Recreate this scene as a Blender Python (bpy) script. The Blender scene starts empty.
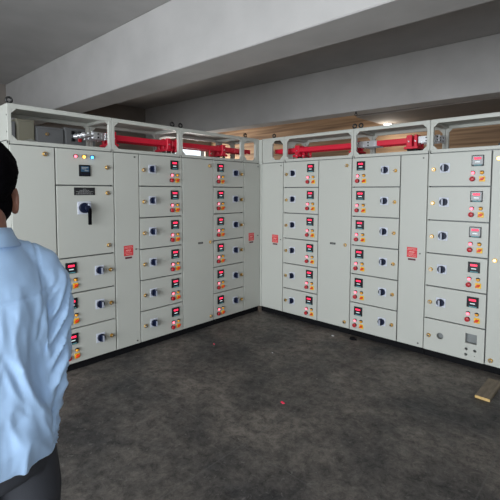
import bpy, bmesh, math, random
import numpy as np
from mathutils import Vector, Matrix, noise
random.seed(7)
S = bpy.context.scene
COL = S.collection
PI = math.pi
R = math.radians

# ------------------------------------------------------------------ materials
def mat(name, col, rough=.5, metal=0., emit=None, es=0., spec=.5, bump=0., bscale=200., var=0., vscale=6.):
    m = bpy.data.materials.new(name); m.use_nodes = True
    nt = m.node_tree; b = nt.nodes['Principled BSDF']
    b.inputs['Base Color'].default_value = (*col, 1)
    b.inputs['Roughness'].default_value = rough
    b.inputs['Metallic'].default_value = metal
    b.inputs['Specular IOR Level'].default_value = spec
    if emit:
        b.inputs['Emission Color'].default_value = (*emit, 1)
        b.inputs['Emission Strength'].default_value = es
    tc = nt.nodes.new('ShaderNodeTexCoord')
    if var > 0:
        n = nt.nodes.new('ShaderNodeTexNoise'); n.inputs['Scale'].default_value = vscale; n.inputs['Detail'].default_value = 6
        nt.links.new(tc.outputs['Object'], n.inputs['Vector'])
        r = nt.nodes.new('ShaderNodeValToRGB')
        r.color_ramp.elements[0].position = .3; r.color_ramp.elements[1].position = .7
        r.color_ramp.elements[0].color = (*[c*(1-var) for c in col], 1)
        r.color_ramp.elements[1].color = (*[min(1, c*(1+var)) for c in col], 1)
        nt.links.new(n.outputs['Fac'], r.inputs['Fac']); nt.links.new(r.outputs['Color'], b.inputs['Base Color'])
    if bump > 0:
        n = nt.nodes.new('ShaderNodeTexNoise'); n.inputs['Scale'].default_value = bscale; n.inputs['Detail'].default_value = 4
        nt.links.new(tc.outputs['Object'], n.inputs['Vector'])
        bp = nt.nodes.new('ShaderNodeBump'); bp.inputs['Strength'].default_value = bump; bp.inputs['Distance'].default_value = .002
        nt.links.new(n.outputs['Fac'], bp.inputs['Height']); nt.links.new(bp.outputs['Normal'], b.inputs['Normal'])
    return m

M = {}
M['panel'] = mat('pebble_grey_powder_coat', (.475, .478, .437), .42, bump=.25, bscale=420)
M['plate'] = mat('galvanised_plate', (.22, .23, .23), .5, .3, var=.15)
M['plinth'] = mat('black_plinth_paint', (.006, .006, .007), .8, spec=.1)
M['gasket'] = mat('gasket', (.02, .02, .02), .8)
M['bezel'] = mat('black_meter_plastic', (.006, .007, .009), .35, spec=.3)
M['face'] = mat('meter_glass', (.02, .02, .025), .08)
M['lcd'] = mat('blue_grey_lcd', (.02, .05, .09), .15, emit=(.15, .32, .5), es=.07)
M['digit'] = mat('red_led_digit', (.5, .01, .03), .4, emit=(1., .03, .09), es=2.2)
M['digitglow'] = mat('red_led_window', (.15, .0, .01), .3, emit=(1., .01, .05), es=.12)
M['smalldigit'] = mat('pale_led_row', (.3, .35, .35), .3, emit=(.7, .8, .85), es=.5)
M['teal'] = mat('teal_painted_highlight', (.10, .32, .36), .4)  # bluish highlight along the meter's lower edge, painted as colour
M['plateknob'] = mat('lilac_grey_switch_plate', (.58, .60, .68), .4)
M['knob'] = mat('navy_black_switch', (.006, .010, .032), .4, spec=.3)
M['grip'] = mat('pale_grey_switch_grip', (.36, .38, .45), .4)
M['lever'] = mat('black_lever', (.003, .003, .004), .85, spec=.04)
M['brass'] = mat('brass', (.62, .38, .11), .3, .9)
M['lockface'] = mat('bright_lock_core', (.75, .7, .62), .25, .9)
M['redlamp'] = mat('lit_red_lamp', (.8, .1, .15), .3, emit=(1., .13, .18), es=2.3)
M['redcap'] = mat('dark_red_lamp_cap', (.22, .01, .02), .3)
M['amberlamp'] = mat('amber_lamp_lens', (.80, .36, .03), .25)
M['amberlit'] = mat('lit_amber_lamp', (.9, .5, .05), .3, emit=(1., .45, .08), es=2.6)
M['bluelamp'] = mat('lit_blue_lamp', (.05, .3, .9), .3, emit=(.06, .38, 1.), es=3.0)
M['redbtn'] = mat('red_push_button', (.42, .012, .02), .35)
M['yellow'] = mat('yellow_switch_plate', (.85, .50, .02), .4)
M['redgrip'] = mat('red_switch_grip', (.72, .05, .015), .35)
M['sticker'] = mat('red_notice_sticker', (.62, .03, .04), .45)
M['stickerink'] = mat('pale_notice_print', (.80, .50, .45), .5)
M['strip'] = mat('dark_red_label_strip', (.09, .005, .02), .4)
M['black'] = mat('black_name_label', (.012, .012, .014), .4)
M['ink'] = mat('grey_label_print', (.30, .30, .30), .5)
M['busred'] = mat('red_busbar_sleeve', (.62, .01, .035), .38)
M['silver'] = mat('tinned_copper', (.72, .72, .74), .28, .85)
M['darkmetal'] = mat('dark_steel', (.03, .03, .03), .4, .6)
M['screw'] = mat('dull_screw', (.16, .16, .15), .4, .5)
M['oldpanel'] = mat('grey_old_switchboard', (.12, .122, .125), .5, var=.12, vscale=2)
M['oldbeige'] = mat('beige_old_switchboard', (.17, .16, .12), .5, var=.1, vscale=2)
M['whitelamp'] = mat('lit_white_lamp', (.9, .9, .9), .4, emit=(1., 1., 1.), es=7.)
M['bulbbase'] = mat('white_lamp_base', (.7, .7, .7), .5)
M['skin'] = mat('skin', (.29, .13, .085), .5, var=.12, vscale=30)
M['hair'] = mat('black_hair', (.0025, .002, .003), .9, spec=.05, bump=1., bscale=160)
M['eye'] = mat('eye_white', (.7, .68, .65), .2)
M['iris'] = mat('eye_iris', (.03, .015, .008), .2)
M['trouser'] = mat('charcoal_trousers', (.03, .032, .04), .8, bump=.3, bscale=300)
M['shoe'] = mat('black_leather', (.012, .011, .01), .35)
M['belt'] = mat('belt_leather', (.02, .012, .008), .4)
M['redscrap'] = mat('red_plastic_scrap', (.75, .03, .08), .5)
M['whitescrap'] = mat('white_paper_scrap', (.62, .62, .64), .7)
M['button'] = mat('shirt_button', (.7, .75, .8), .3)

def shirt_mat():
    m = mat('light_blue_cotton', (.39, .57, .83), .75, bump=.12, bscale=900)
    b = m.node_tree.nodes['Principled BSDF']
    b.inputs['Sheen Weight'].default_value = .15
    return m
M['shirt'] = shirt_mat()

def floor_mat():
    m = bpy.data.materials.new('dark_stone_floor'); m.use_nodes = True
    nt = m.node_tree; N = nt.nodes; L = nt.links; b = N['Principled BSDF']
    tc = N.new('ShaderNodeTexCoord')
    def nz(scale, detail, dist=0., rough=.6):
        n = N.new('ShaderNodeTexNoise'); n.inputs['Scale'].default_value = scale; n.inputs['Detail'].default_value = detail
        n.inputs['Distortion'].default_value = dist; n.inputs['Roughness'].default_value = rough
        L.new(tc.outputs['Object'], n.inputs['Vector']); return n
    def ramp(src, p0, p1, c0, c1):
        r = N.new('ShaderNodeValToRGB'); e = r.color_ramp.elements
        e[0].position = p0; e[1].position = p1; e[0].color = (*c0, 1); e[1].color = (*c1, 1)
        L.new(src, r.inputs['Fac']); return r
    def mix(kind, fac, a, c):
        x = N.new('ShaderNodeMix'); x.data_type = 'RGBA'; x.blend_type = kind
        if isinstance(fac, float): x.inputs['Factor'].default_value = fac
        else: L.new(fac, x.inputs['Factor'])
        L.new(a, x.inputs['A'])
        if isinstance(c, tuple): x.inputs['B'].default_value = (*c, 1)
        else: L.new(c, x.inputs['B'])
        return x.outputs['Result']
    big = ramp(nz(1.3, 6, .3).outputs['Fac'], .38, .66, (.044, .043, .043), (.145, .130, .115))
    fine = ramp(nz(13, 14, .35, .85).outputs['Fac'], .38, .64, (.34, .34, .35), (1.8, 1.75, 1.72))
    c = mix('MULTIPLY', 1.0, big.outputs['Color'], fine.outputs['Color'])
    spk = ramp(nz(30, 8, .5, .7).outputs['Fac'], .58, .70, (0, 0, 0), (1, 1, 1))
    c = mix('MIX', spk.outputs['Color'], c, (.17, .16, .15))
    sc = ramp(nz(4.5, 12, 1.2, .75).outputs['Fac'], .64, .67, (0, 0, 0), (.5, .5, .5))
    c = mix('MIX', sc.outputs['Color'], c, (.10, .098, .095))
    # faint joints of large tiles
    sep = N.new('ShaderNodeSeparateXYZ'); L.new(tc.outputs['Object'], sep.inputs[0])
    outs = []
    for ax, off in (('X', .6), ('Y', 2.21)):
        a = N.new('ShaderNodeMath'); a.operation = 'ADD'; a.inputs[1].default_value = off + 12.
        L.new(sep.outputs[ax], a.inputs[0])
        q = N.new('ShaderNodeMath'); q.operation = 'MODULO'; q.inputs[1].default_value = 1.2; L.new(a.outputs[0], q.inputs[0])
        lt = N.new('ShaderNodeMath'); lt.operation = 'LESS_THAN'; lt.inputs[1].default_value = .009; L.new(q.outputs[0], lt.inputs[0])
        outs.append(lt)
    mx = N.new('ShaderNodeMath'); mx.operation = 'MAXIMUM'; L.new(outs[0].outputs[0], mx.inputs[0]); L.new(outs[1].outputs[0], mx.inputs[1])
    hf = N.new('ShaderNodeMath'); hf.operation = 'MULTIPLY'; hf.inputs[1].default_value = .35; L.new(mx.outputs[0], hf.inputs[0])
    c = mix('MIX', hf.outputs[0], c, (.13, .125, .12))
    L.new(c, b.inputs['Base Color']); b.inputs['Specular IOR Level'].default_value = .3
    rr = ramp(nz(5, 8, 1.).outputs['Fac'], .3, .7, (.42, .42, .42), (.72, .72, .72))
    L.new(rr.outputs['Color'], b.inputs['Roughness'])
    bp = N.new('ShaderNodeBump'); bp.inputs['Strength'].default_value = .4; bp.inputs['Distance'].default_value = .004
    L.new(nz(22, 10, 1.2, .7).outputs['Fac'], bp.inputs['Height']); L.new(bp.outputs['Normal'], b.inputs['Normal'])
    return m
M['floor'] = floor_mat()
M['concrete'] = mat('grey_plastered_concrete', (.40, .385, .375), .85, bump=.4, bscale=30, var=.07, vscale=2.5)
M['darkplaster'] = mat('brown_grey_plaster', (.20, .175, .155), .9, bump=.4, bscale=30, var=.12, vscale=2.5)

def board_mat():
    m = bpy.data.materials.new('tan_boarded_wall'); m.use_nodes = True
    nt = m.node_tree; N = nt.nodes; L = nt.links; b = N['Principled BSDF']; b.inputs['Roughness'].default_value = .7
    tc = N.new('ShaderNodeTexCoord'); mp = N.new('ShaderNodeMapping'); mp.inputs['Scale'].default_value = (.35, .35, 9)
    L.new(tc.outputs['Object'], mp.inputs['Vector'])
    n = N.new('ShaderNodeTexNoise'); n.inputs['Scale'].default_value = 1.6; n.inputs['Detail'].default_value = 7; L.new(mp.outputs[0], n.inputs['Vector'])
    r = N.new('ShaderNodeValToRGB'); e = r.color_ramp.elements
    e[0].position = .35; e[1].position = .66; e[0].color = (.17, .095, .050, 1); e[1].color = (.46, .29, .165, 1)
    L.new(n.outputs['Fac'], r.inputs['Fac']); L.new(r.outputs['Color'], b.inputs['Base Color'])
    bp = N.new('ShaderNodeBump'); bp.inputs['Strength'].default_value = .6; bp.inputs['Distance'].default_value = .01
    L.new(n.outputs['Fac'], bp.inputs['Height']); L.new(bp.outputs['Normal'], b.inputs['Normal'])
    return m
M['boards'] = board_mat()

def wood_mat(name, a, c):
    m = bpy.data.materials.new(name); m.use_nodes = True
    nt = m.node_tree; N = nt.nodes; L = nt.links; b = N['Principled BSDF']; b.inputs['Roughness'].default_value = .65
    tc = N.new('ShaderNodeTexCoord'); mp = N.new('ShaderNodeMapping'); mp.inputs['Scale'].default_value = (30, 4, 30)
    L.new(tc.outputs['Object'], mp.inputs['Vector'])
    n = N.new('ShaderNodeTexNoise'); n.inputs['Scale'].default_value = 1.5; n.inputs['Detail'].default_value = 6; n.inputs['Distortion'].default_value = .6
    L.new(mp.outputs[0], n.inputs['Vector'])
    r = N.new('ShaderNodeValToRGB'); e = r.color_ramp.elements
    e[0].position = .3; e[1].position = .7; e[0].color = (*a, 1); e[1].color = (*c, 1)
    L.new(n.outputs['Fac'], r.inputs['Fac']); L.new(r.outputs['Color'], b.inputs['Base Color'])
    return m
M['plank'] = wood_mat('weathered_plank', (.13, .105, .075), (.24, .19, .135))
M['plankend'] = wood_mat('sawn_plank_edge', (.45, .29, .10), (.62, .42, .17))

# ------------------------------------------------------------------ mesh builder
class MB:
    def __init__(s): s.bm = bmesh.new(); s.mats = []
    def mi(s, m):
        m = M[m]
        if m not in s.mats: s.mats.append(m)
        return s.mats.index(m)
    def _tag(s, vs, m, smooth=False):
        i = s.mi(m)
        for f in {f for v in vs for f in v.link_faces}:
            f.material_index = i; f.smooth = smooth
    def box(s, a, b, m, bev=0., segs=2):
        c = [(a[i]+b[i])/2 for i in range(3)]; d = [abs(b[i]-a[i]) for i in range(3)]
        r = bmesh.ops.create_cube(s.bm, size=1, matrix=Matrix.Translation(c) @ Matrix.Diagonal((*d, 1)))
        vs = r['verts']; s._tag(vs, m)
        if bev > 0:
            es = list({e for v in vs for e in v.link_edges})
            bmesh.ops.bevel(s.bm, geom=es, offset=bev, segments=segs, affect='EDGES', profile=.6, material=s.mi(m))
        return s
    def cyl(s, c, r, h, m, axis='Y', n=20, r2=None, smooth=True):
        """cylinder centred on c along axis; r at the minus end, r2 at the plus end"""
        rot = {'Z': Matrix.Identity(4), 'Y': Matrix.Rotation(-PI/2, 4, 'X'), 'X': Matrix.Rotation(PI/2, 4, 'Y')}[axis]
        q = bmesh.ops.create_cone(s.bm, cap_ends=True, segments=n, radius1=r, radius2=r if r2 is None else r2, depth=h, matrix=Matrix.Translation(c) @ rot)
        i = s.mi(m)
        for f in {f for v in q['verts'] for f in v.link_faces}:
            f.material_index = i; f.smooth = smooth and len(f.verts) == 4
        return s
    def ball(s, c, r, m, sc=(1, 1, 1), u=18, v=12):
        q = bmesh.ops.create_uvsphere(s.bm, u_segments=u, v_segments=v, radius=r, matrix=Matrix.Translation(c) @ Matrix.Diagonal((*sc, 1)))
        s._tag(q['verts'], m, True); return s
    def prism(s, pts, y0, y1, m):
        """outline in xz extruded from y0 to y1"""
        a = [s.bm.verts.new((x, y0, z)) for x, z in pts]; b = [s.bm.verts.new((x, y1, z)) for x, z in pts]
        i = s.mi(m); n = len(pts); fs = [s.bm.faces.new(a), s.bm.faces.new(b[::-1])]
        for k in range(n): fs.append(s.bm.faces.new((a[k], b[k], b[(k+1) % n], a[(k+1) % n])))
        for f in fs: f.material_index = i
        bmesh.ops.recalc_face_normals(s.bm, faces=fs); return s
    def torus(s, c, R0, r, m, n=22, k=10, axis='Y'):
        i = s.mi(m); rings = []
        for a in range(n):
            t = 2*PI*a/n; ring = []
            for b in range(k):
                p = 2*PI*b/k; rr = R0 + r*math.cos(p); h = r*math.sin(p)
                v = (rr*math.cos(t), h, rr*math.sin(t)) if axis == 'Y' else (rr*math.cos(t), rr*math.sin(t), h)
                ring.append(s.bm.verts.new(Vector(c)+Vector(v)))
            rings.append(ring)
        fs = []
        for a in range(n):
            for b in range(k):
                f = s.bm.faces.new((rings[a][b], rings[a][(b+1) % k], rings[(a+1) % n][(b+1) % k], rings[(a+1) % n][b]))
                f.material_index = i; f.smooth = True; fs.append(f)
        bmesh.ops.recalc_face_normals(s.bm, faces=fs); return s
    def loft(s, rings, m, n=24, smooth=True):
        """rings: (centre, radius_u, radius_v, u, v); closed at both ends"""
        i = s.mi(m); rr = []
        for c, ru, rv, u, v in rings:
            c = Vector(c); u = Vector(u); v = Vector(v)
            rr.append([s.bm.verts.new(c + u*ru*math.cos(2*PI*k/n) + v*rv*math.sin(2*PI*k/n)) for k in range(n)])
        fs = []
        for a, b in zip(rr[:-1], rr[1:]):
            for k in range(n): fs.append(s.bm.faces.new((a[k], a[(k+1) % n], b[(k+1) % n], b[k])))
        fs.append(s.bm.faces.new(rr[0][::-1])); fs.append(s.bm.faces.new(rr[-1]))
        for f in fs: f.material_index = i; f.smooth = smooth
        bmesh.ops.recalc_face_normals(s.bm, faces=fs); return s
    def limb(s, pts, rad, m, n=20, flat=1., ref=(0, 1, 0)):
        """round limb through pts with a radius at each; rounded ends"""
        P = [Vector(p) for p in pts]; rings = []
        for k, p in enumerate(P):
            d = (P[min(k+1, len(P)-1)] - P[max(k-1, 0)]).normalized()
            u = d.cross(Vector(ref));
            if u.length < .1: u = d.cross(Vector((1, 0, 0)))
            u.normalize(); v = d.cross(u).normalized()
            if k == 0:
                for t in (.97, .75, .4): rings.append((p - d*rad[0]*t, rad[0]*math.sqrt(1-t*t), rad[0]*flat*math.sqrt(1-t*t), u, v))
            rings.append((p, rad[k], rad[k]*flat, u, v))
            if k == len(P)-1:
                for t in (.4, .75, .97): rings.append((p + d*rad[k]*t, rad[k]*math.sqrt(1-t*t), rad[k]*flat*math.sqrt(1-t*t), u, v))
        return s.loft(rings, m, n)
    def mesh(s, name):
        me = bpy.data.meshes.new(name); s.bm.to_mesh(me); s.bm.free()
        for m in s.mats: me.materials.append(m)
        return me
    def build(s, name, parent=None, loc=(0, 0, 0), kind=None, label=None):
        o = bpy.data.objects.new(name, s.mesh(name)); COL.objects.link(o); o.location = loc
        if parent: o.parent = parent
        if kind: o['kind'] = kind
        if label: o['label'] = label
        return o

def link(name, me, parent=None, loc=(0, 0, 0), label=None):
    o = bpy.data.objects.new(name, me); COL.objects.link(o); o.location = loc; o.parent = parent
    if label: o['label'] = label
    return o
def thing(name, label, cat, loc=(0, 0, 0), rz=0., group=None):
    o = bpy.data.objects.new(name, None); COL.objects.link(o); o.location = loc; o.rotation_euler = (0, 0, rz)
    o.empty_display_size = .1; o['label'] = label; o['category'] = cat
    if group: o['group'] = group
    return o
def tag(o, label, cat, group=None):
    o['label'] = label; o['category'] = cat
    if group: o['group'] = group
    return o
def dup(o, parent, loc):
    c = o.copy(); COL.objects.link(c); c.parent = parent; c.location = loc
    for ch in list(o.children):
        d = ch.copy(); COL.objects.link(d); d.parent = c
    return c

# ------------------------------------------------------------------ room
ZC = 3.5
def st(name, a, b, m): return MB().box(a, b, m).build(name, kind='structure')
XL, XR, YB, YF = -4.7, 6.2, 3.3, -7.6
st('floor', (XL-.2, YF-3, -.12), (XR+.2, YB+.2, 0), 'floor')
st('ceiling', (XL-.2, YF-.2, ZC), (XR+.2, YB+.2, ZC+.15), 'concrete')
wl = MB()                                  # left wall; opening behind the left row is invented to let fill light in
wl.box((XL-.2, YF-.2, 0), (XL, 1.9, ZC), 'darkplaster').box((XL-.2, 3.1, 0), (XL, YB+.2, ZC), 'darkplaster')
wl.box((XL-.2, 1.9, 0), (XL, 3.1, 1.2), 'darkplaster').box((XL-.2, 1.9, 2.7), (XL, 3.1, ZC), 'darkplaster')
wl.build('wall_left', kind='structure')
wr = MB()                                  # right wall; its unseen opening is invented for the fill on the man
wr.box((XR, YF-.2, 0), (XR+.2, -6.6, ZC), 'concrete').box((XR, -4.6, 0), (XR+.2, YB+.2, ZC), 'concrete')
wr.box((XR, -6.6, 0), (XR+.2, -4.6, .9), 'concrete').box((XR, -6.6, 2.7), (XR+.2, -4.6, ZC), 'concrete')
wr.build('wall_right', kind='structure')
st('wall_back', (XL, YB, 0), (XR, YB+.2, ZC), 'boards')
w = MB()                                   # front wall round a wide open doorway
w.box((XL, YF-.2, 0), (.2, YF, ZC), 'concrete').box((5.6, YF-.2, 0), (XR, YF, ZC), 'concrete').box((.2, YF-.2, 3.0), (5.6, YF, ZC), 'concrete')
w.build('wall_front', kind='structure')
# beams run nearly parallel to the right-hand row of cabinets
def beam(name, p, q, w_, z0, m='concrete'):
    p = Vector(p); q = Vector(q); d = (q-p).normalized(); n = Vector((-d.y, d.x))
    c = [p, q, q+n*w_, p+n*w_]
    b = MB(); i = b.mi(m)
    lo = [b.bm.verts.new((v.x, v.y, z0)) for v in c]; hi = [b.bm.verts.new((v.x, v.y, ZC-.001)) for v in c]
    b.bm.faces.new(lo[::-1]); b.bm.faces.new(hi)
    for k in range(4): b.bm.faces.new((lo[k], lo[(k+1) % 4], hi[(k+1) % 4], hi[k]))
    bmesh.ops.recalc_face_normals(b.bm, faces=b.bm.faces[:])
    bmesh.ops.bevel(b.bm, geom=b.bm.edges[:], offset=.008, segments=1, affect='EDGES')
    return b.build(name, kind='structure')
def along(x): return 1.391 + (x+2.633)*(1.678-1.391)/(2.36+2.633)
beam('beam', (XL, along(XL)), (XR, along(XR)), .30, 2.80)
beam('beam', (XL, -1.60), (XR, -1.36), .42, 2.80)
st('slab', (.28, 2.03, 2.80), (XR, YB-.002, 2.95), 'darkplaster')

hk = MB().cyl((0, 0, -.015), .012, .03, 'darkmetal', 'Z', 10).torus((0, 0, -.045), .018, .006, 'darkmetal', 14, 8)
tag(hk.build('ceiling_hook', loc=(.50, along(.5)+.03, 2.80)), 'small dark steel hook under the edge of the long concrete beam', 'hook')
lp = thing('ceiling_lamp', 'round lit white lamp under the slab behind the right row of cabinets', 'lamp', (.40, 2.95, 2.80))
MB().cyl((0, 0, -.01), .075, .02, 'bulbbase', 'Z', 28).build('lamp_base', lp)
MB().ball((0, 0, -.02), .066, 'whitelamp', (1, 1, .35)).build('lamp_shade', lp)

# ------------------------------------------------------------------ shared fittings (front face is y=0, viewer on -y)
def me_lock():
    b = MB(); b.cyl((0, -.005, 0), .019, .010, 'brass'); b.cyl((0, -.0125, 0), .0165, .006, 'brass', r2=.0185)
    b.cyl((0, -.017, 0), .0105, .006, 'lockface'); b.box((-.002, -.0208, -.007), (.002, -.0198, .007), 'gasket'); return b.mesh('lock')
def me_keyed():
    b = MB(); b.cyl((0, -.006, 0), .018, .012, 'brass'); b.cyl((0, -.020, 0), .013, .018, 'brass')
    b.cyl((0, -.031, 0), .009, .006, 'lockface'); return b.mesh('key_lock')
def seg_digit(b, x, z, w, h, t, y0, y1, m, on='abcdef'):
    S_ = {'a': ((x, z+h-t), (x+w, z+h)), 'd': ((x, z), (x+w, z+t)), 'g': ((x, z+h/2-t/2), (x+w, z+h/2+t/2)), 'f': ((x, z+h/2), (x+t, z+h)), 'b': ((x+w-t, z+h/2), (x+w, z+h)),
          'e': ((x, z), (x+t, z+h/2)), 'c': ((x+w-t, z), (x+w, z+h/2))}
    for k in on: (p, q) = S_[k]; b.box((p[0], y0, p[1]), (q[0], y1, q[1]), m)
def me_meter():
    b = MB(); b.box((-.048, -.012, -.048), (.048, 0, .048), 'bezel', .003)
    b.box((-.041, -.0128, -.034), (.041, -.0115, .041), 'face')
    b.box((-.029, -.0134, .008), (.029, -.0125, .030), 'digitglow')
    for k in range(4): seg_digit(b, -.0265+k*.0138, .0130, .0112, .014, .0030, -.0142, -.0133, 'digit')
    b.box((-.020, -.0136, -.016), (.020, -.0125, -.008), 'smalldigit')
    b.box((-.028, -.0136, -.043), (.034, -.0122, -.036), 'teal'); return b.mesh('panel_meter')
def me_lcd():
    b = MB(); b.box((-.05, -.014, -.05), (.05, 0, .05), 'bezel', .003)
    b.box((-.037, -.0150, -.012), (.037, -.0138, .038), 'lcd')
    for z, x0, x1 in ((.024, -.030, .028), (.012, -.030, .010), (-.004, -.004, .030)): b.box((x0, -.0156, z), (x1, -.0149, z+.006), 'ink')
    for k in range(4): b.box((-.036+k*.020, -.0158, -.036), (-.022+k*.020, -.014, -.028), 'knob', .001, 1)
    return b.mesh('multifunction_meter')
def me_lamp(m, cap):
    b = MB(); b.cyl((0, -.003, 0), .0165, .006, 'bezel'); b.cyl((0, -.009, 0), .0145, .012, cap)
    b.ball((0, -.013, -.002), .0135, m, (1, .75, 1)); b.box((-.014, -.024, .009), (.014, -.004, .0145), 'bezel', .002, 1); return b.mesh('indicator_lamp')
def me_redbtn():
    b = MB(); b.cyl((0, -.003, 0), .021, .006, 'bezel'); b.cyl((0, -.012, 0), .013, .016, 'redbtn'); b.cyl((0, -.022, 0), .020, .010, 'redbtn', r2=.0225)
    b.ball((0, -.026, 0), .019, 'redbtn', (1, .3, 1)); return b.mesh('push_button')
def me_selector():
    b = MB(); b.box((-.0235, -.006, -.0235), (.0235, 0, .0235), 'yellow', .002, 1); b.cyl((0, -.010, 0), .0135, .010, 'redgrip')
    i = len(b.bm.verts); b.box((-.0205, -.026, -.0055), (.0205, -.012, .0055), 'redgrip', .002, 1); b.bm.verts.ensure_lookup_table()
    bmesh.ops.rotate(b.bm, verts=b.bm.verts[i:], cent=(0, 0, 0), matrix=Matrix.Rotation(-R(35), 3, 'Y')); return b.mesh('selector_switch')
def me_rotary():
    b = MB(); b.box((-.043, -.005, -.043), (.043, 0, .043), 'plateknob', .004); b.cyl((0, -.015, 0), .034, .022, 'knob', n=28)
    b.box((-.010, -.058, -.030), (.010, -.024, .030), 'knob', .004); b.box((-.0088, -.0598, -.0288), (.0088, -.0570, .0288), 'grip', .0015, 1)
    for k in range(4):
        a = R(45+90*k); b.cyl((.037*math.cos(a)*1.0, -.0055, .037*math.sin(a)), .003, .002, 'screw', n=8)
    return b.mesh('rotary_switch')
def me_mainhandle():
    b = MB(); b.box((-.060, -.008, -.057), (.060, 0, .057), 'plateknob', .005); b.cyl((-.004, -.022, 0), .046, .030, 'knob', n=30)
    b.box((.016, -.058, -.020), (.040, -.036, .038), 'grip', .004); b.cyl((.012, -.045, 0), .022, .030, 'knob')
    b.box((.014, -.066, -.150), (.040, -.040, -.004), 'lever', .006); return b.mesh('breaker_handle')
def me_sticker():
    b = MB(); b.box((-.05, -.0012, -.05), (.05, 0, .05), 'sticker')
    for z, x0, x1, h in ((.036, -.040, .040, .004), (.024, -.044, .044, .003), (.004, -.028, .030, .008), (-.010, -.036, .020, .003), (-.022, -.042, .042, .003), (-.036, -.030, .038, .004)):
        x = x0
        while x < x1-.004:
            q = min(x+random.uniform(.006, .014), x1); b.box((x, -.0018, z-h/2), (q, -.0011, z+h/2), 'stickerink'); x = q+.003
    return b.mesh('warning_sticker')
def me_strip(w=.075, h=.018):
    b = MB(); b.box((-w/2, -.0015, -h/2), (w/2, 0, h/2), 'strip', .0005, 1); return b.mesh('label_strip')
def me_taglab():
    b = MB(); b.box((-.036, -.002, -.011), (.036, 0, .011), 'black', .0008, 1); b.box((-.024, -.0025, -.002), (.024, -.0018, .002), 'ink'); return b.mesh('name_label')
def me_nameplate():
    b = MB(); b.box((-.095, -.003, -.034), (.095, 0, .034), 'black', .001, 1)
    for z, x0, x1 in ((.020, -.016, .016), (.008, -.045, .045), (-.003, -.078, .078), (-.014, -.060, .064), (-.023, -.078, .078)):
        x = x0
        while x < x1-.004:
            q = min(x+random.uniform(.006, .016), x1); b.box((x, -.0036, z-.002), (q, -.0029, z+.002), 'ink'); x = q+.0035
    return b.mesh('name_plate')
def me_screw():
    b = MB(); b.cyl((0, -.003, 0), .008, .006, 'screw', n=12); b.box((-.005, -.0068, -.001), (.005, -.0058, .001), 'gasket'); return b.mesh('screw')
def me_eye():
    b = MB(); b.cyl((0, 0, .008), .018, .016, 'darkmetal', 'Z', 14); b.torus((0, 0, .038), .021, .0085, 'darkmetal'); return b.mesh('eye_bolt')
LOCK, KEYED, METER, LCD = me_lock(), me_keyed(), me_meter(), me_lcd()
LRED, LAMB, LAMBLIT, LBLUE = me_lamp('redlamp', 'redcap'), me_lamp('amberlamp', 'amberlamp'), me_lamp('amberlit', 'amberlamp'), me_lamp('bluelamp', 'knob')
RBTN, SEL, ROT, MAINH, STK, STRIP, TAGL, NPL, SCR, EYE = me_redbtn(), me_selector(), me_rotary(), me_mainhandle(), me_sticker(), me_strip(), me_taglab(), me_nameplate(), me_screw(), me_eye()

# ------------------------------------------------------------------ switchboard cabinets
ZB, ZT, ZTOP, DEP = .068, 1.963, 2.276, .50
ROW = (ZT-ZB)/6
G_ = .005          # half the gap between doors
def door_mesh(w, h, name='door'):
    b = MB(); b.box((G_, 0, G_), (w-G_, .022, h-G_), 'panel', .004, 2)
    b.box((G_+.012, .022, G_+.012), (w-G_-.012, .030, h-G_-.012), 'gasket'); return b.mesh(name)
def feeder_fit(d, w, side):
    """fittings of one feeder door; side 'L' = meter at the left"""
    h = ROW; cx = .108 if side == 'L' else w-.108
    link('panel_meter', METER, d, (cx, 0, h-.089))
    link('indicator_lamp', LRED, d, (cx-.034, 0, h-.194), 'lit red lamp'); link('indicator_lamp', LAMB, d, (cx+.036, 0, h-.194), 'unlit amber lamp')
    link('push_button', RBTN, d, (cx-.038, 0, h-.250)); link('selector_switch', SEL, d, (cx+.038, 0, h-.250))
    if side == 'L':
        link('rotary_switch', ROT, d, (w-.160, 0, h-.143)); link('lock', KEYED, d, (w-.052, 0, h-.153))
    else:
        link('rotary_switch', ROT, d, (.150, 0, h-.143)); link('lock', LOCK, d, (.052, 0, h-.155))
def feeders(cab, x0, w, side, n0=0, n1=6):
    me = door_mesh(w, ROW, 'feeder_door'); proto = None
    for k in range(n0, n1):
        loc = (x0, 0, ZT-(k+1)*ROW)
        if proto is None:
            proto = link('feeder_door', me, cab, loc); feeder_fit(proto, w, side)
        else: dup(proto, cab, loc)
def tall_door(cab, x0, w, locks=(), labels=(), stickers=(), screws=(), name='door'):
    d = link(name, door_mesh(w, ZT-ZB), cab, (x0, 0, ZB))
    for x, z in locks: link('lock', LOCK, d, (x-x0, 0, z-ZB))
    for x, z in labels: link('name_label', TAGL, d, (x-x0, 0, z-ZB))
    for x, z in stickers:
        link('warning_sticker', STK, d, (x-x0, 0, z-ZB)); link('label_strip', STRIP, d, (x-x0, 0, z-ZB-.070))
    for x, z in screws: link('screw', SCR, d, (x-x0, 0, z-ZB))
    return d
def gusset(b, x, z, sx, sz, y, g=.046):
    b.prism([(x, z), (x+sx*g, z), (x+sx*g*.93, z+sz*g*.12), (x+sx*g*.12, z+sz*g*.93), (x, z+sz*g)], y, y+.003, 'panel')
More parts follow.
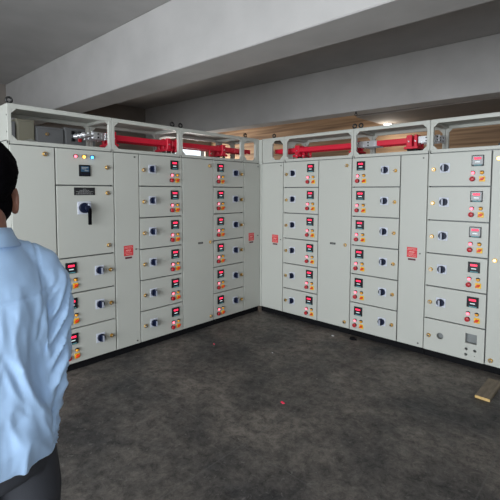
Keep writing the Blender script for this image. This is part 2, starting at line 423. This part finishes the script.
def cabinet(label, W, loc, rz, ends=(False, False), posts=(.03, .03), eyes=(), gap=.0015):
    c = thing('switchboard_cabinet', label, 'electrical cabinet', loc, rz, 'new switchboard cabinets')
    x0, x1 = gap, W-gap
    b = MB()
    b.box((x0, .024, ZB), (x0+.004, DEP, 1.992), 'panel').box((x1-.004, .024, ZB), (x1, DEP, 1.992), 'panel')
    b.box((x0+.004, .05, ZB), (x1-.004, .054, 1.99), 'plate').box((x0+.004, DEP-.004, ZB), (x1-.004, DEP, 1.992), 'panel')
    b.box((x0, .024, ZB-.002), (x1, DEP, ZB+.006), 'panel').box((x0+.004, .05, 1.984), (x1-.004, DEP-.004, 1.992), 'panel')
    b.box((x0+.004, .026, ZB+.006), (x0+.012, .05, 1.99), 'gasket').box((x1-.012, .026, ZB+.006), (x1-.004, .05, 1.99), 'gasket')
    for z in (.35, .9, 1.5, 1.9):
        if ends[0]: b.cyl((x0-.001, .06, z), .007, .004, 'screw', 'X', 10)
    b.build('body', c)
    MB().box((x0, .028, 0), (x1, DEP-.02, ZB-.002), 'plinth', .003, 1).build('plinth', c)
    # open chamber frame on top
    f = MB(); pl, pr = posts
    for y in (.026, DEP-.03):
        f.box((x0, y, ZT+.004), (x1, y+.030, 1.999), 'panel', .002, 1)
        f.box((x0, y, 2.244), (x1, y+.030, ZTOP), 'panel', .003, 1)
        for xa, xb in ((x0, pl), (W-pr, x1)): f.box((xa, y, 1.999), (xb, y+.030, 2.246), 'panel', .002, 1)
        for sx, xx in ((1, pl), (-1, W-pr)):
            for sz, zz in ((1, 1.999), (-1, 2.244)): gusset(f, xx, zz, sx, sz, y+.002, .048 if W < .4 else .037)
    for xa, xb in ((x0, x0+.03), (x1-.03, x1)): f.box((xa, .056, 2.246), (xb, DEP-.03, ZTOP-.001), 'panel', .002, 1)
    if ends[0]:
        f.box((x0, .056, 2.0), (x0+.003, DEP-.03, 2.246), 'panel')
        for z in (2.06, 2.19): f.cyl((x0-.001, .040, z), .007, .004, 'screw', 'X', 10)
    f.build('chamber_frame', c)
    MB().box((x0+.002, .028, ZTOP), (x1-.002, DEP-.002, ZTOP+.004), 'panel').build('top_cover', c)
    for x in eyes: link('eye_bolt', EYE, c, (x, .10, ZTOP+.004))
    return c
def busbars(c, x0, x1, z=2.093, drop=()):
    for y in (.17, .25, .33):
        MB().box((x0, y, z), (x1, y+.014, z+.055), 'busred', .003, 1).build('busbar', c)
def support(c, x, w=.085, z0=2.004, z1=2.175):
    b = MB()
    b.box((x, .15, z0+.030), (x+w, .37, z0+.055), 'busred', .003, 1)
    for y in (.158, .238, .318): b.box((x+w*.22, y, z0+.05), (x+w*.78, y+.038, z1), 'busred', .004, 1)
    for y in (.165, .26, .335): b.cyl((x+w*.5, y, z0+.013), .018, .036, 'darkmetal', 'Z', 12); b.cyl((x+w*.5, y-.010, z0+.105), .008, .012, 'silver', 'Y', 10)
    b.box((x-.01, .14, z0-.006), (x+w+.01, .38, z0+.001), 'darkmetal'); b.build('busbar_support', c)
def joint(c, x0, x1, z=2.086):
    for y in (.163, .243, .323):
        b = MB(); b.box((x0, y, z), (x1, y+.006, z+.068), 'silver', .002, 1)
        for k in range(3):
            for zz in (.018, .05): b.cyl((x0+(x1-x0)*(k+.5)/3, y-.003, z+zz), .008, .008, 'silver' if k != 1 else 'darkmetal', 'Y', 8)
        b.build('busbar_joint', c)
def droppers(c, x, n=3, sp=.055):
    for k in range(n):
        y = .12+.07*k
        b = MB().box((x+k*sp, y, 1.990), (x+k*sp+.026, y+.012, 2.085), 'busred', .003, 1)
        b.cyl((x+k*sp+.013, y-.004, 2.045), .007, .010, 'silver', 'Y', 8); b.build('dropper_bar', c)

# ---- left row: local x runs towards the corner; s = distance from corner
sA, sB, sC, sD, sE, sF, sG = 2.94, 2.598, 2.070, 1.803, 1.273, .825, .306
RZ = PI/2
c1 = cabinet('cabinet with red, amber and blue lamps and a large black lever, beside the man', sA-sC, (0, -sA, 0), RZ, (True, False), eyes=(.04,))
tall_door(c1, 0, sA-sB, locks=((.262, 1.902), (.262, 1.0), (.262, .13)))
w = sC and (sB-sC); x = sA-sB
d = link('meter_door', door_mesh(w, ROW), c1, (x, 0, ZT-ROW))
for me, s_, lab in ((LRED, 2.43, 'lit red lamp'), (LAMBLIT, 2.355, 'lit amber lamp'), (LBLUE, 2.282, 'lit blue lamp')): link('indicator_lamp', me, d, (sB-s_, 0, 1.900-(ZT-ROW)), lab)
link('multifunction_meter', LCD, d, (sB-2.350, 0, 1.778-(ZT-ROW))); link('lock', LOCK, d, (sB-2.137, 0, 1.815-(ZT-ROW)))
d = link('breaker_door', door_mesh(w, 2*ROW), c1, (x, 0, ZT-3*ROW)); zz = ZT-3*ROW
link('name_plate', NPL, d, (sB-2.352, 0, 1.595-zz)); link('breaker_handle', MAINH, d, (sB-2.360, 0, 1.449-zz))
link('lock', LOCK, d, (sB-2.137, 0, 1.58-zz)); link('lock', LOCK, d, (sB-2.133, 0, 1.095-zz))
feeders(c1, x, w, 'L', 3, 6)
joint(c1, .745, .865)
b = MB()
for y, z in ((.17, 2.115), (.25, 2.115), (.33, 2.115)):
    b.cyl((.70, y, z), .014, .10, 'silver', 'X', 12); b.torus((.665, y, z), .020, .006, 'silver', 16, 8)
b.build('cable_lug', c1)
MB().box((.20, .30, 1.992), (.32, .304, 2.03), 'panel').prism([(.2, 2.03), (.32, 2.03), (.26, 2.05)], .30, .304, 'panel').build('bracket', c1)

c2 = cabinet('cabinet right of the lever cabinet, narrow red-notice door left of six metered doors', sC-sE, (0, -sC, 0), RZ, eyes=(sC-sE-.055,))
tall_door(c2, 0, sC-sD, stickers=((sC-1.930, 1.020),), screws=((sC-1.849, 1.027), (sC-1.852, 1.929), (sC-1.847, .105)))
feeders(c2, sC-sD, sD-sE, 'R'); joint(c2, .003, .045); busbars(c2, .03, sC-sE-.002); support(c2, .05, .09); support(c2, .70, .085)
c3 = cabinet('left row cabinet near the corner, tall plain door left of six metered doors', sE-sG, (0, -sE, 0), RZ, eyes=(.055,))
tall_door(c3, 0, sE-sF, locks=((sE-.884, 1.889), (sE-.874, 1.008), (sE-.870, .129)), labels=((sE-1.022, 1.010),))
feeders(c3, sE-sF, sF-sG, 'L'); busbars(c3, .002, sE-sG-.002); support(c3, .03, .085); support(c3, .72, .10); droppers(c3, .50)
c4 = cabinet('narrow blank end cabinet with a small red notice, left side of the inner corner', sG-.001, (0, -sG, 0), RZ, posts=(.03, .066), eyes=(.12,))
tall_door(c4, 0, sG-.002, stickers=((sG-.172, 1.012),), screws=((sG-.05, 1.02), (sG-.05, 1.92)))
busbars(c4, .002, sG-.01)

# ---- right row
rH, rI, rJ, rK, rL, rM, rN = .382, .902, 1.329, 1.864, 2.131, 2.660, 3.12
e0 = cabinet('narrow blank cabinet with a small red notice, right side of the inner corner', rH-.002, (.002, 0, 0), 0, posts=(.175, .03), eyes=(.146,))
MB().box((-.045, .001, ZB), (.020, .030, 2.270), 'panel', .002, 1).build('corner_post', e0)
tall_door(e0, .022, rH-.024, stickers=((.255, .995),), screws=((.345, .99), (.345, 1.92)))
busbars(e0, .10, rH-.004)
e1 = cabinet('right row cabinet near the corner, six metered doors left of a tall door', rJ-rH, (rH, 0, 0), 0, eyes=(rJ-rH-.03,))
feeders(e1, 0, rI-rH, 'R')
tall_door(e1, rI-rH, rJ-rI, locks=((1.268-rH, 1.884), (1.262-rH, 1.006), (1.268-rH, .138)), labels=((1.104-rH, 1.01),))
busbars(e1, .002, .84); support(e1, .03, .12); support(e1, .82, .10); droppers(e1, .10)
joint(e1, .925, rJ-rH-.003)
e2 = cabinet('middle cabinet of the right row, six metered doors left of a narrow red-notice door', rL-rJ, (rJ, 0, 0), 0, eyes=(.045,))
feeders(e2, 0, rK-rJ, 'L')
tall_door(e2, rK-rJ, rL-rK, stickers=((1.999-rJ, 1.003),), screws=((2.077-rJ, .998), (2.086-rJ, 1.922), (2.08-rJ, .11)))
joint(e2, .003, .20); busbars(e2, .19, .55); support(e2, .50, .10); support(e2, .59, .05)
joint(e2, .640, rL-rJ-.002)
e3 = cabinet('rightmost cabinet, whose lowest door has an empty square cutout and round holes', rN-rL, (rL, 0, 0), 0)
feeders(e3, 0, rM-rL, 'R', 0, 5)
tall_door(e3, rM-rL, rN-rM, locks=((2.712-rL, 1.884), (2.712-rL, 1.007), (2.708-rL, .121)))
joint(e3, .003, .045)
MB().box((.53, .20, 1.993), (.75, .30, 2.038), 'darkmetal', .003, 1).cyl((.6, .25, 2.055), .012, .04, 'screw', 'Z', 10).build('bracket', e3)
# spare door with real cutouts
W3 = rM-rL
d = link('spare_door', MB().box((G_, 0, G_), (W3-G_, .022, ROW-G_), 'panel').mesh('spare_door'), e3, (0, 0, ZB))
cut = MB()
cxs = 2.548-rL
cut.box((cxs-.047, -.05, .272-ZB-.045), (cxs+.047, .045, .272-ZB+.045), 'gasket')
for x, z, r in ((2.283-rL, .232, .031), (2.512-rL, .173, .0135), (2.582-rL, .170, .0135), (2.510-rL, .120, .0135), (2.582-rL, .120, .004)): cut.cyl((x, 0, z-ZB), r, .1, 'gasket', 'Y', 24, smooth=False)
co = cut.build('cutter', loc=(0, 0, 0)); 
tmp = bpy.data.objects.new('tmpdoor', d.data.copy()); COL.objects.link(tmp)
md = tmp.modifiers.new('b', 'BOOLEAN'); md.operation = 'DIFFERENCE'; md.object = co; md.solver = 'EXACT'
bpy.context.view_layer.update()
dg = bpy.context.evaluated_depsgraph_get()
d.data = bpy.data.meshes.new_from_object(tmp.evaluated_get(dg)); d.data.name = 'spare_door'
bpy.data.objects.remove(tmp); bpy.data.objects.remove(co)
link('lock', LOCK, d, (2.181-rL, 0, .218-ZB))

# ------------------------------------------------------------------ old switchboard seen through the open frames
def old_cab(label, s0, s1, ztop, m, extra=None):
    c = thing('old_switchboard', label, 'electrical cabinet', (-1.8, -s0, 0), RZ, 'old switchboards behind the left row')
    W = s0-s1-.004
    MB().box((0, .02, .06), (W, .55, ztop), m, .006, 1).build('body', c)
    MB().box((.01, .03, 0), (W-.01, .54, .06), 'plinth').build('plinth', c)
    d = MB().box((.012, 0, .10), (W-.012, .02, ztop-.03), m, .004, 1).build('door', c)
    if extra: extra(d, W)
    return c
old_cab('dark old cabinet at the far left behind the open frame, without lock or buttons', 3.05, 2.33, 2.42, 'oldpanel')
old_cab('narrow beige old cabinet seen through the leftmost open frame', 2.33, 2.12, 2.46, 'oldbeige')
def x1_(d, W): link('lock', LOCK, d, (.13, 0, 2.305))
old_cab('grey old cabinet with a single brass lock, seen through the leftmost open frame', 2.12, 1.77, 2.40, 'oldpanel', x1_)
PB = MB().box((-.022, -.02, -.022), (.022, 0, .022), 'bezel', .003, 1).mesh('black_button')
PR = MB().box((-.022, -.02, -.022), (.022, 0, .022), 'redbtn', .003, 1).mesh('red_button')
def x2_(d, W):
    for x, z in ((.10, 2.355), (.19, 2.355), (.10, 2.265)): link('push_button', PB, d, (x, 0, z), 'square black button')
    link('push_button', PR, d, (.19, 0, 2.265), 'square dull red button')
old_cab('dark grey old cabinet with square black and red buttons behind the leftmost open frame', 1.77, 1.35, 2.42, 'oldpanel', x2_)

# ------------------------------------------------------------------ things on the floor
b = MB(); b.box((-.052, -.20, 0), (.052, .20, .022), 'plank', .002, 1)
for f in b.bm.faces:
    pass
i = b.mi('plankend')
for f in b.bm.faces:
    if f.normal.y < -.5: f.material_index = i
o = b.build('wooden_plank', loc=(2.775, -.345, 0)); o.rotation_euler.z = R(-1)
tag(o, 'short weathered plank with a pale sawn end lying on the floor by the right cabinets', 'plank')
def scrap(name, loc, sz, m, label, cat, seed):
    rnd = random.Random(seed); b = MB(); n = 9
    pts = [(sz*(.6+.5*rnd.random())*math.cos(2*PI*k/n), sz*.62*(.6+.5*rnd.random())*math.sin(2*PI*k/n)) for k in range(n)]
    i = b.mi(m); lo = [b.bm.verts.new((x, y, 0)) for x, y in pts]; hi = [b.bm.verts.new((x*.9, y*.9, sz*(.12+.35*rnd.random()))) for x, y in pts]
    b.bm.faces.new(lo[::-1]); c = b.bm.verts.new((0, 0, sz*.3))
    for k in range(n):
        b.bm.faces.new((lo[k], lo[(k+1) % n], hi[(k+1) % n], hi[k])); b.bm.faces.new((hi[k], hi[(k+1) % n], c))
    bmesh.ops.recalc_face_normals(b.bm, faces=b.bm.faces[:])
    return tag(b.build(name, loc=loc), label, cat)
scrap('plastic_scrap', (1.681, -1.631, 0), .021, 'redscrap', 'crumpled red plastic scrap lying on the open middle of the floor', 'scrap', 1)
scrap('plastic_scrap', (.426, -1.204, 0), .014, 'redscrap', 'small red plastic scrap on the floor near the left row of cabinets', 'scrap', 2)
scrap('paper_scrap', (1.211, -.142, 0), .018, 'whitescrap', 'small white paper scrap on the floor before the tall door of the right row', 'scrap', 3)
scrap('paper_scrap', (1.02, -.96, 0), .010, 'whitescrap', 'tiny pale paper scrap alone on the floor out from the inner corner', 'scrap', 4)

scrap('cloth_scrap', (1.42, -.085, 0), .050, 'plinth', 'crumpled black cloth scrap on the floor against the plinth of the middle right cabinet', 'scrap', 6)
# ------------------------------------------------------------------ the man
def remesh(b, name, vox, smooth=3, fn=None, mats=None):
    o = bpy.data.objects.new('tmp', b.mesh('tmp')); COL.objects.link(o)
    m1 = o.modifiers.new('r', 'REMESH'); m1.mode = 'VOXEL'; m1.voxel_size = vox
    m2 = o.modifiers.new('s', 'SMOOTH'); m2.iterations = smooth; m2.factor = .5
    bpy.context.view_layer.update()
    dg = bpy.context.evaluated_depsgraph_get()
    me = bpy.data.meshes.new_from_object(o.evaluated_get(dg)); me.name = name
    mm = list(o.data.materials); bpy.data.objects.remove(o)
    me.materials.clear()
    for x in mm[:1]: me.materials.append(x)
    for p in me.polygons: p.use_smooth = True; p.material_index = 0
    if fn:
        nrm = [v.normal.copy() for v in me.vertices]
        for v, n in zip(me.vertices, nrm): v.co = v.co + n*fn(v.co, n)
    me.update(); return me
man = thing('person', 'man seen from behind in a light blue long-sleeved shirt, short black hair', 'person', (2.262, -3.668, 0), R(92))
# his right is +x, he faces +y
sh = 1.395
def arm_pts(sx):
    return [(sx*.128, -.010, 1.382), (sx*.150, -.016, 1.345), (sx*.151, -.024, 1.25), (sx*.131, -.030, 1.12), (sx*.108, -.034, 1.000), (sx*.126, .030, .940), (sx*.155, .11, .925), (sx*.150, .195, .910)]
def hand(b, sx):
    Wp = Vector((sx*.150, .195, .910)); d = Vector((-sx*.30, .90, -.25)).normalized(); t0 = Vector((-sx*.25, .1, 1)); n = d.cross(t0).normalized()
    if n.x*sx > 0: n = -n                       # palm faces inwards
    t = n.cross(d).normalized()
    if t.z < 0: t = -t
    p = lambda a, s_, h: Wp+d*a+t*s_+n*h
    b.limb([p(.0, 0, 0), p(.035, 0, 0), p(.085, 0, .002)], [.024, .034, .036], 'skin', 18, .42, ref=tuple(n))
    for s_, ln in ((.030, .070), (.010, .078), (-.010, .072), (-.028, .056)):
        b.limb([p(.075, s_*.9, 0), p(.075+ln*.5, s_, .006), p(.075+ln*.82, s_, .022), p(.075+ln*.95, s_*.95, .040)], [.0095, .009, .0082, .0072], 'skin', 10)
    b.limb([p(.020, .018, .004), p(.050, .045, .012), p(.080, .056, .018), p(.100, .056, .024)], [.014, .012, .010, .0085], 'skin', 10)
b = MB()
X, Y = (1, 0, 0), (0, 1, 0)
# trunk and neck
b.loft([((0, 0, .86), .10, .08, X, Y), ((0, -.005, .90), .132, .096, X, Y), ((0, -.005, .98), .132, .098, X, Y), ((0, .005, 1.08), .130, .098, X, Y), ((0, .005, 1.2), .137, .102, X, Y),
        ((0, 0, 1.32), .142, .100, X, Y), ((0, -.01, 1.39), .125, .082, X, Y), ((0, -.015, 1.44), .078, .062, X, Y), ((0, -.012, 1.48), .057, .058, X, Y), ((0, 0, 1.54), .055, .060, X, Y), ((0, .01, 1.60), .05, .05, X, Y)], 'skin')
# skull, face, jaw
b.ball((0, 0, 1.640), .09, 'skin', (.86, 1.08, .98)); b.ball((0, .022, 1.570), .070, 'skin', (1.02, 1.0, 1.05)); b.ball((0, .068, 1.535), .03, 'skin', (1, .9, .8))
b.ball((0, .055, 1.61), .055, 'skin', (1.1, .8, .9))
b.limb([(0, .098, 1.635), (0, .108, 1.61), (0, .119, 1.592)], [.007, .010, .013], 'skin'); b.ball((-.012, .106, 1.590), .009, 'skin'); b.ball((.012, .106, 1.590), .009, 'skin')
b.ball((0, .098, 1.563), .012, 'skin', (1.9, .7, .45)); b.ball((0, .096, 1.553), .012, 'skin', (1.7, .75, .5))
b.limb([(-.045, .085, 1.655), (0, .1, 1.655), (.045, .085, 1.655)], [.010, .008, .010], 'skin')
for sx in (-1, 1):
    # ear: rim plus lobe
    pts = [(sx*(.080+.010*math.sin(t)), -.004-.017*math.cos(t*1.0)*1., 1.612+.030*math.sin(t)) for t in [R(a) for a in (-80, -40, 0, 40, 80, 120, 160)]]
    pts = [(sx*.084, .006-.020*math.cos(R(a)), 1.574+.034*math.sin(R(a))) for a in (-85, -50, -15, 20, 55, 90, 125)]
    b.limb(pts, [.009, .008, .007, .007, .007, .006, .005], 'skin', 10); b.ball((sx*.081, -.002, 1.572), .02, 'skin', (.45, .8, 1.35)); b.ball((sx*.083, .006, 1.542), .009, 'skin')
    b.limb(arm_pts(sx)[:], [.045, .047, .043, .038, .037, .036, .032, .024], 'skin')
    hand(b, sx)
    b.limb([(sx*.085, 0, .90), (sx*.095, .005, .72), (sx*.098, .01, .50), (sx*.100, -.01, .34), (sx*.102, -.015, .12), (sx*.102, -.01, .06)], [.085, .075, .055, .052, .036, .035], 'skin')
    b.limb([(sx*.102, -.02, .045), (sx*.104, .08, .035), (sx*.106, .15, .028)], [.030, .032, .026], 'skin')
body = link('body', remesh(b, 'body', .0062, 3), man)
# eyes
for sx in (-1, 1):
    e = MB().ball((sx*.032, .080, 1.633), .0120, 'eye'); e.ball((sx*.032, .0880, 1.633), .0055, 'iris'); e.build('eye', man)
# hair: thick short cap following the skull
b = MB(); b.ball((0, -.004, 1.648), .094, 'hair', (.90, 1.10, 1.0), 56, 40)
kill = []
for v in b.bm.verts:
    x_, y_, z_ = v.co
    hl = 1.540 if y_ < -.045 else (1.540+(y_+.045)/.045*.060 if y_ < 0 else (1.618+(y_/.03)*.02 if y_ < .03 else 1.655+(y_-.03)*.40))
    if y_ < 0: hl -= .012
    if abs(x_) > .055 and -.004 < y_ < .035: hl = 1.600
    if z_ < hl: kill.append(v)
    v.co += v.normal*(.004*noise.noise(v.co*70)+.003*noise.noise(v.co*160))
bmesh.ops.delete(b.bm, geom=kill, context='VERTS')
ext = bmesh.ops.solidify(b.bm, geom=b.bm.faces[:], thickness=.010)
for f in b.bm.faces: f.smooth = True; f.material_index = 0
b.build('hair', man)
b = MB()
b.ball((0, .022, 1.567), .0745, 'hair', (1.10, 1.0, 1.10), 44, 32)
kill = [v for v in b.bm.verts if v.co.z > 1.556+(.050 if v.co.y < .045 else 0) or v.co.y < -.055 or (v.co.y > .085 and v.co.z > 1.548)]
for v in b.bm.verts: v.co += v.normal*.002*noise.noise(v.co*120)
bmesh.ops.delete(b.bm, geom=kill, context='VERTS'); bmesh.ops.solidify(b.bm, geom=b.bm.faces[:], thickness=.004)
for f in b.bm.faces: f.smooth = True; f.material_index = 0
b.build('beard', man)
# shirt
b = MB()
b.loft([((0, 0, .86), .166, .122, X, Y), ((0, -.005, .93), .168, .130, X, Y), ((0, 0, 1.02), .160, .128, X, Y), ((0, .0, 1.12), .152, .126, X, Y), ((0, -.002, 1.22), .156, .127, X, Y), ((0, -.008, 1.30), .160, .122, X, Y),
        ((0, -.012, 1.36), .150, .108, X, Y), ((0, -.016, 1.40), .125, .090, X, Y), ((0, -.016, 1.435), .098, .076, X, Y), ((0, -.016, 1.460), .078, .068, X, Y)], 'shirt', 40)
for sx in (-1, 1):
    b.limb(arm_pts(sx)[:-1]+[(sx*.152, .175, .914)], [.058, .064, .063, .062, .063, .060, .052, .044], 'shirt', 26)
    b.limb([(sx*.070, -.016, 1.436), (sx*.11, -.014, 1.416), (sx*.142, -.014, 1.385)], [.034, .040, .050], 'shirt', 20)
AP = [Vector(p) for p in arm_pts(1)]
def ridge(v): return (1-abs(v)*2.6) if abs(v) < .385 else 0.
def folds(co, n):
    x_, y_, z_ = co; ax = abs(x_); q = Vector((x_, y_, z_)); d = 0.
    arm = min(1, max(0, (ax-.118)/.03)) * min(1, max(0, (1.385-z_)/.06))
    arc = ax+y_
    t = 1.25*arc-z_; l = arc+1.25*z_; s0 = 3 if x_ > 0 else 9
    elbow = math.exp(-((z_-1.04)/.14)**2)
    d += arm*(.014+.006*elbow)*(ridge(noise.noise(Vector((t*15, l*3.4, s0))))-.35)
    d += arm*.005*(ridge(noise.noise(Vector((t*22+5, l*6, s0+4))))-.3)
    t2 = .9*arc+z_
    d += arm*elbow*.006*(ridge(noise.noise(Vector((t2*13, (arc-z_)*4, s0+8))))-.3)
    back = (1-arm)*min(1, max(0, (1.36-z_)/.10))
    tb = ax*1.0-(1.36-z_)*.30; lb = z_
    d += back*.016*(ridge(noise.noise(Vector((tb*13, lb*3.2, 21))))-.3)
    d += back*.007*(ridge(noise.noise(Vector((tb*25+2, lb*7+y_*10, 25))))-.3)
    d += .0018*noise.noise(q*22)
    if y_ < .02 and ax < .15:                                  # yoke seam across the back
        d -= .0030*math.exp(-((z_-1.318-.05*ax)/.0034)**2)
    xs = .118-.16*max(0, 1.37-z_)                              # armhole seam and its stitched edge
    if z_ > 1.20: d -= .0032*math.exp(-((ax-xs)/.0034)**2); d += .0016*math.exp(-((ax-xs+.011)/.005)**2)
    return d
shirt = link('shirt', remesh(b, 'shirt', .0058, 4, folds), man)
# collar: folded band round the neck
b = MB(); n = 48; i = b.mi('shirt'); prof = [(.076, 1.448), (.072, 1.470), (.063, 1.492), (.067, 1.496), (.076, 1.474), (.089, 1.450), (.085, 1.446)]
rings = []
for k in range(n+1):
    a = PI/2 + R(14) + (2*PI-R(28))*k/n
    rings.append([b.bm.verts.new((math.cos(a)*r*.98, -.010+math.sin(a)*r*1.02, z + .010*(-math.sin(a)) - (.018 if math.sin(a) > .6 else 0)*(r > .08)*abs(math.sin(a)))) for r, z in prof])
for k in range(n):
    for j in range(len(prof)):
        f = b.bm.faces.new((rings[k][j], rings[k+1][j], rings[k+1][(j+1) % len(prof)], rings[k][(j+1) % len(prof)])); f.smooth = True
b.bm.faces.new(rings[0]); b.bm.faces.new(rings[-1][::-1])
bmesh.ops.recalc_face_normals(b.bm, faces=b.bm.faces[:])
b.build('collar', man)
for sx in (-1, 1):
    b = MB(); p0 = Vector((sx*.154, .145, .918)); d_ = Vector((-sx*.06, .98, -.18)).normalized(); u_ = d_.cross(Vector((0, 0, 1))).normalized(); v_ = d_.cross(u_)
    b.loft([(p0+d_*a_, r_, r_, u_, v_) for a_, r_ in ((0, .048), (.003, .0505), (.052, .046), (.055, .043))], 'shirt', 26); b.build('cuff', man)
# trousers, belt, shoes
b = MB()
b.loft([((0, 0, .82), .160, .116, X, Y), ((0, -.005, .88), .158, .116, X, Y), ((0, 0, .965), .140, .110, X, Y)], 'trouser', 36)
for sx in (-1, 1): b.limb([(sx*.085, 0, .88), (sx*.098, .003, .72), (sx*.102, .008, .50), (sx*.104, -.005, .30), (sx*.105, -.012, .10)], [.082, .088, .073, .066, .061], 'trouser', 26)
def tf(co, n):
    return .005*noise.noise(Vector((co.x*12, co.y*12, co.z*7)))+(.004*math.sin(co.z*60+3*noise.noise(co*8)) if co.z < .25 or .42 < co.z < .58 else 0)
link('trousers', remesh(b, 'trousers', .009, 3, tf), man)
for sx in (-1, 1):
    b = MB(); b.loft([((sx*.104, -.062, .03), .02, .018, X, (0, 0, 1)), ((sx*.104, -.055, .035), .036, .034, X, (0, 0, 1)), ((sx*.104, 0, .045), .040, .044, X, (0, 0, 1)), ((sx*.106, .08, .04), .044, .039, X, (0, 0, 1)), ((sx*.108, .15, .032), .046, .030, X, (0, 0, 1)),
        ((sx*.109, .195, .025), .034, .022, X, (0, 0, 1)), ((sx*.109, .208, .022), .015, .012, X, (0, 0, 1))], 'shoe', 24)
    sf = b.build('shoe', man)
    MB().box((sx*.106-.040, -.064, 0), (sx*.106+.040, .200, .014), 'shoe', .006, 2).build('sole', sf)

# ------------------------------------------------------------------ light
wd = bpy.data.worlds.new('world'); S.world = wd; wd.use_nodes = True
bg = wd.node_tree.nodes['Background']; bg.inputs[0].default_value = (.80, .90, 1., 1); bg.inputs[1].default_value = 1.2
def area(name, loc, rot, sx, sy, power, col):
    l = bpy.data.lights.new(name, 'AREA'); l.shape = 'RECTANGLE'; l.size = sx; l.size_y = sy; l.energy = power; l.color = col
    o = bpy.data.objects.new(name, l); COL.objects.link(o); o.location = loc; o.rotation_euler = rot; return o
area('doorway_daylight', (2.9, YF-.1, 1.5), (R(90), 0, 0), 5.2, 2.8, 330, (.90, .96, 1.))
area('added_left_fill', (XL-.05, 2.5, 1.95), (R(90), 0, R(-90)), 1.2, 1.5, 60, (1., .95, .88))  # added fill to brighten the boarded back wall, no such window known
area('added_right_fill', (XR+.05, -5.6, 1.8), (R(90), 0, R(90)), 2.0, 1.8, 28, (.90, .96, 1.))  # added fill for the back of the shirt, source made up
pl = bpy.data.lights.new('lamp_light', 'POINT'); pl.energy = 6; pl.color = (1., .93, .82); pl.shadow_soft_size = .12
po = bpy.data.objects.new('lamp_light', pl); COL.objects.link(po); po.location = (.40, 2.90, 2.66)

# ------------------------------------------------------------------ camera
cd = bpy.data.cameras.new('camera'); cam = bpy.data.objects.new('camera', cd); COL.objects.link(cam); S.camera = cam
yaw, pit, rol = R(-42.959), R(-3.439), R(.1477)
fw = Vector((math.sin(yaw)*math.cos(pit), math.cos(yaw)*math.cos(pit), math.sin(pit)))
r0 = Vector((math.cos(yaw), -math.sin(yaw), 0)); u0 = r0.cross(fw)
rr = r0*math.cos(rol)+u0*math.sin(rol); uu = -r0*math.sin(rol)+u0*math.cos(rol)
mx = Matrix((rr, uu, -fw)).transposed().to_4x4(); mx.translation = (3.499, -3.955, 1.6); cam.matrix_world = mx
cd.sensor_width = 36; cd.sensor_fit = 'HORIZONTAL'; cd.lens = 36*400.23/500; cd.shift_y = -(250-215.27)/500; cd.clip_start = .05
S.view_settings.view_transform = 'Standard'; S.view_settings.look = 'None'; S.view_settings.exposure = .50; S.view_settings.gamma = 1
S.view_settings.use_curve_mapping = False
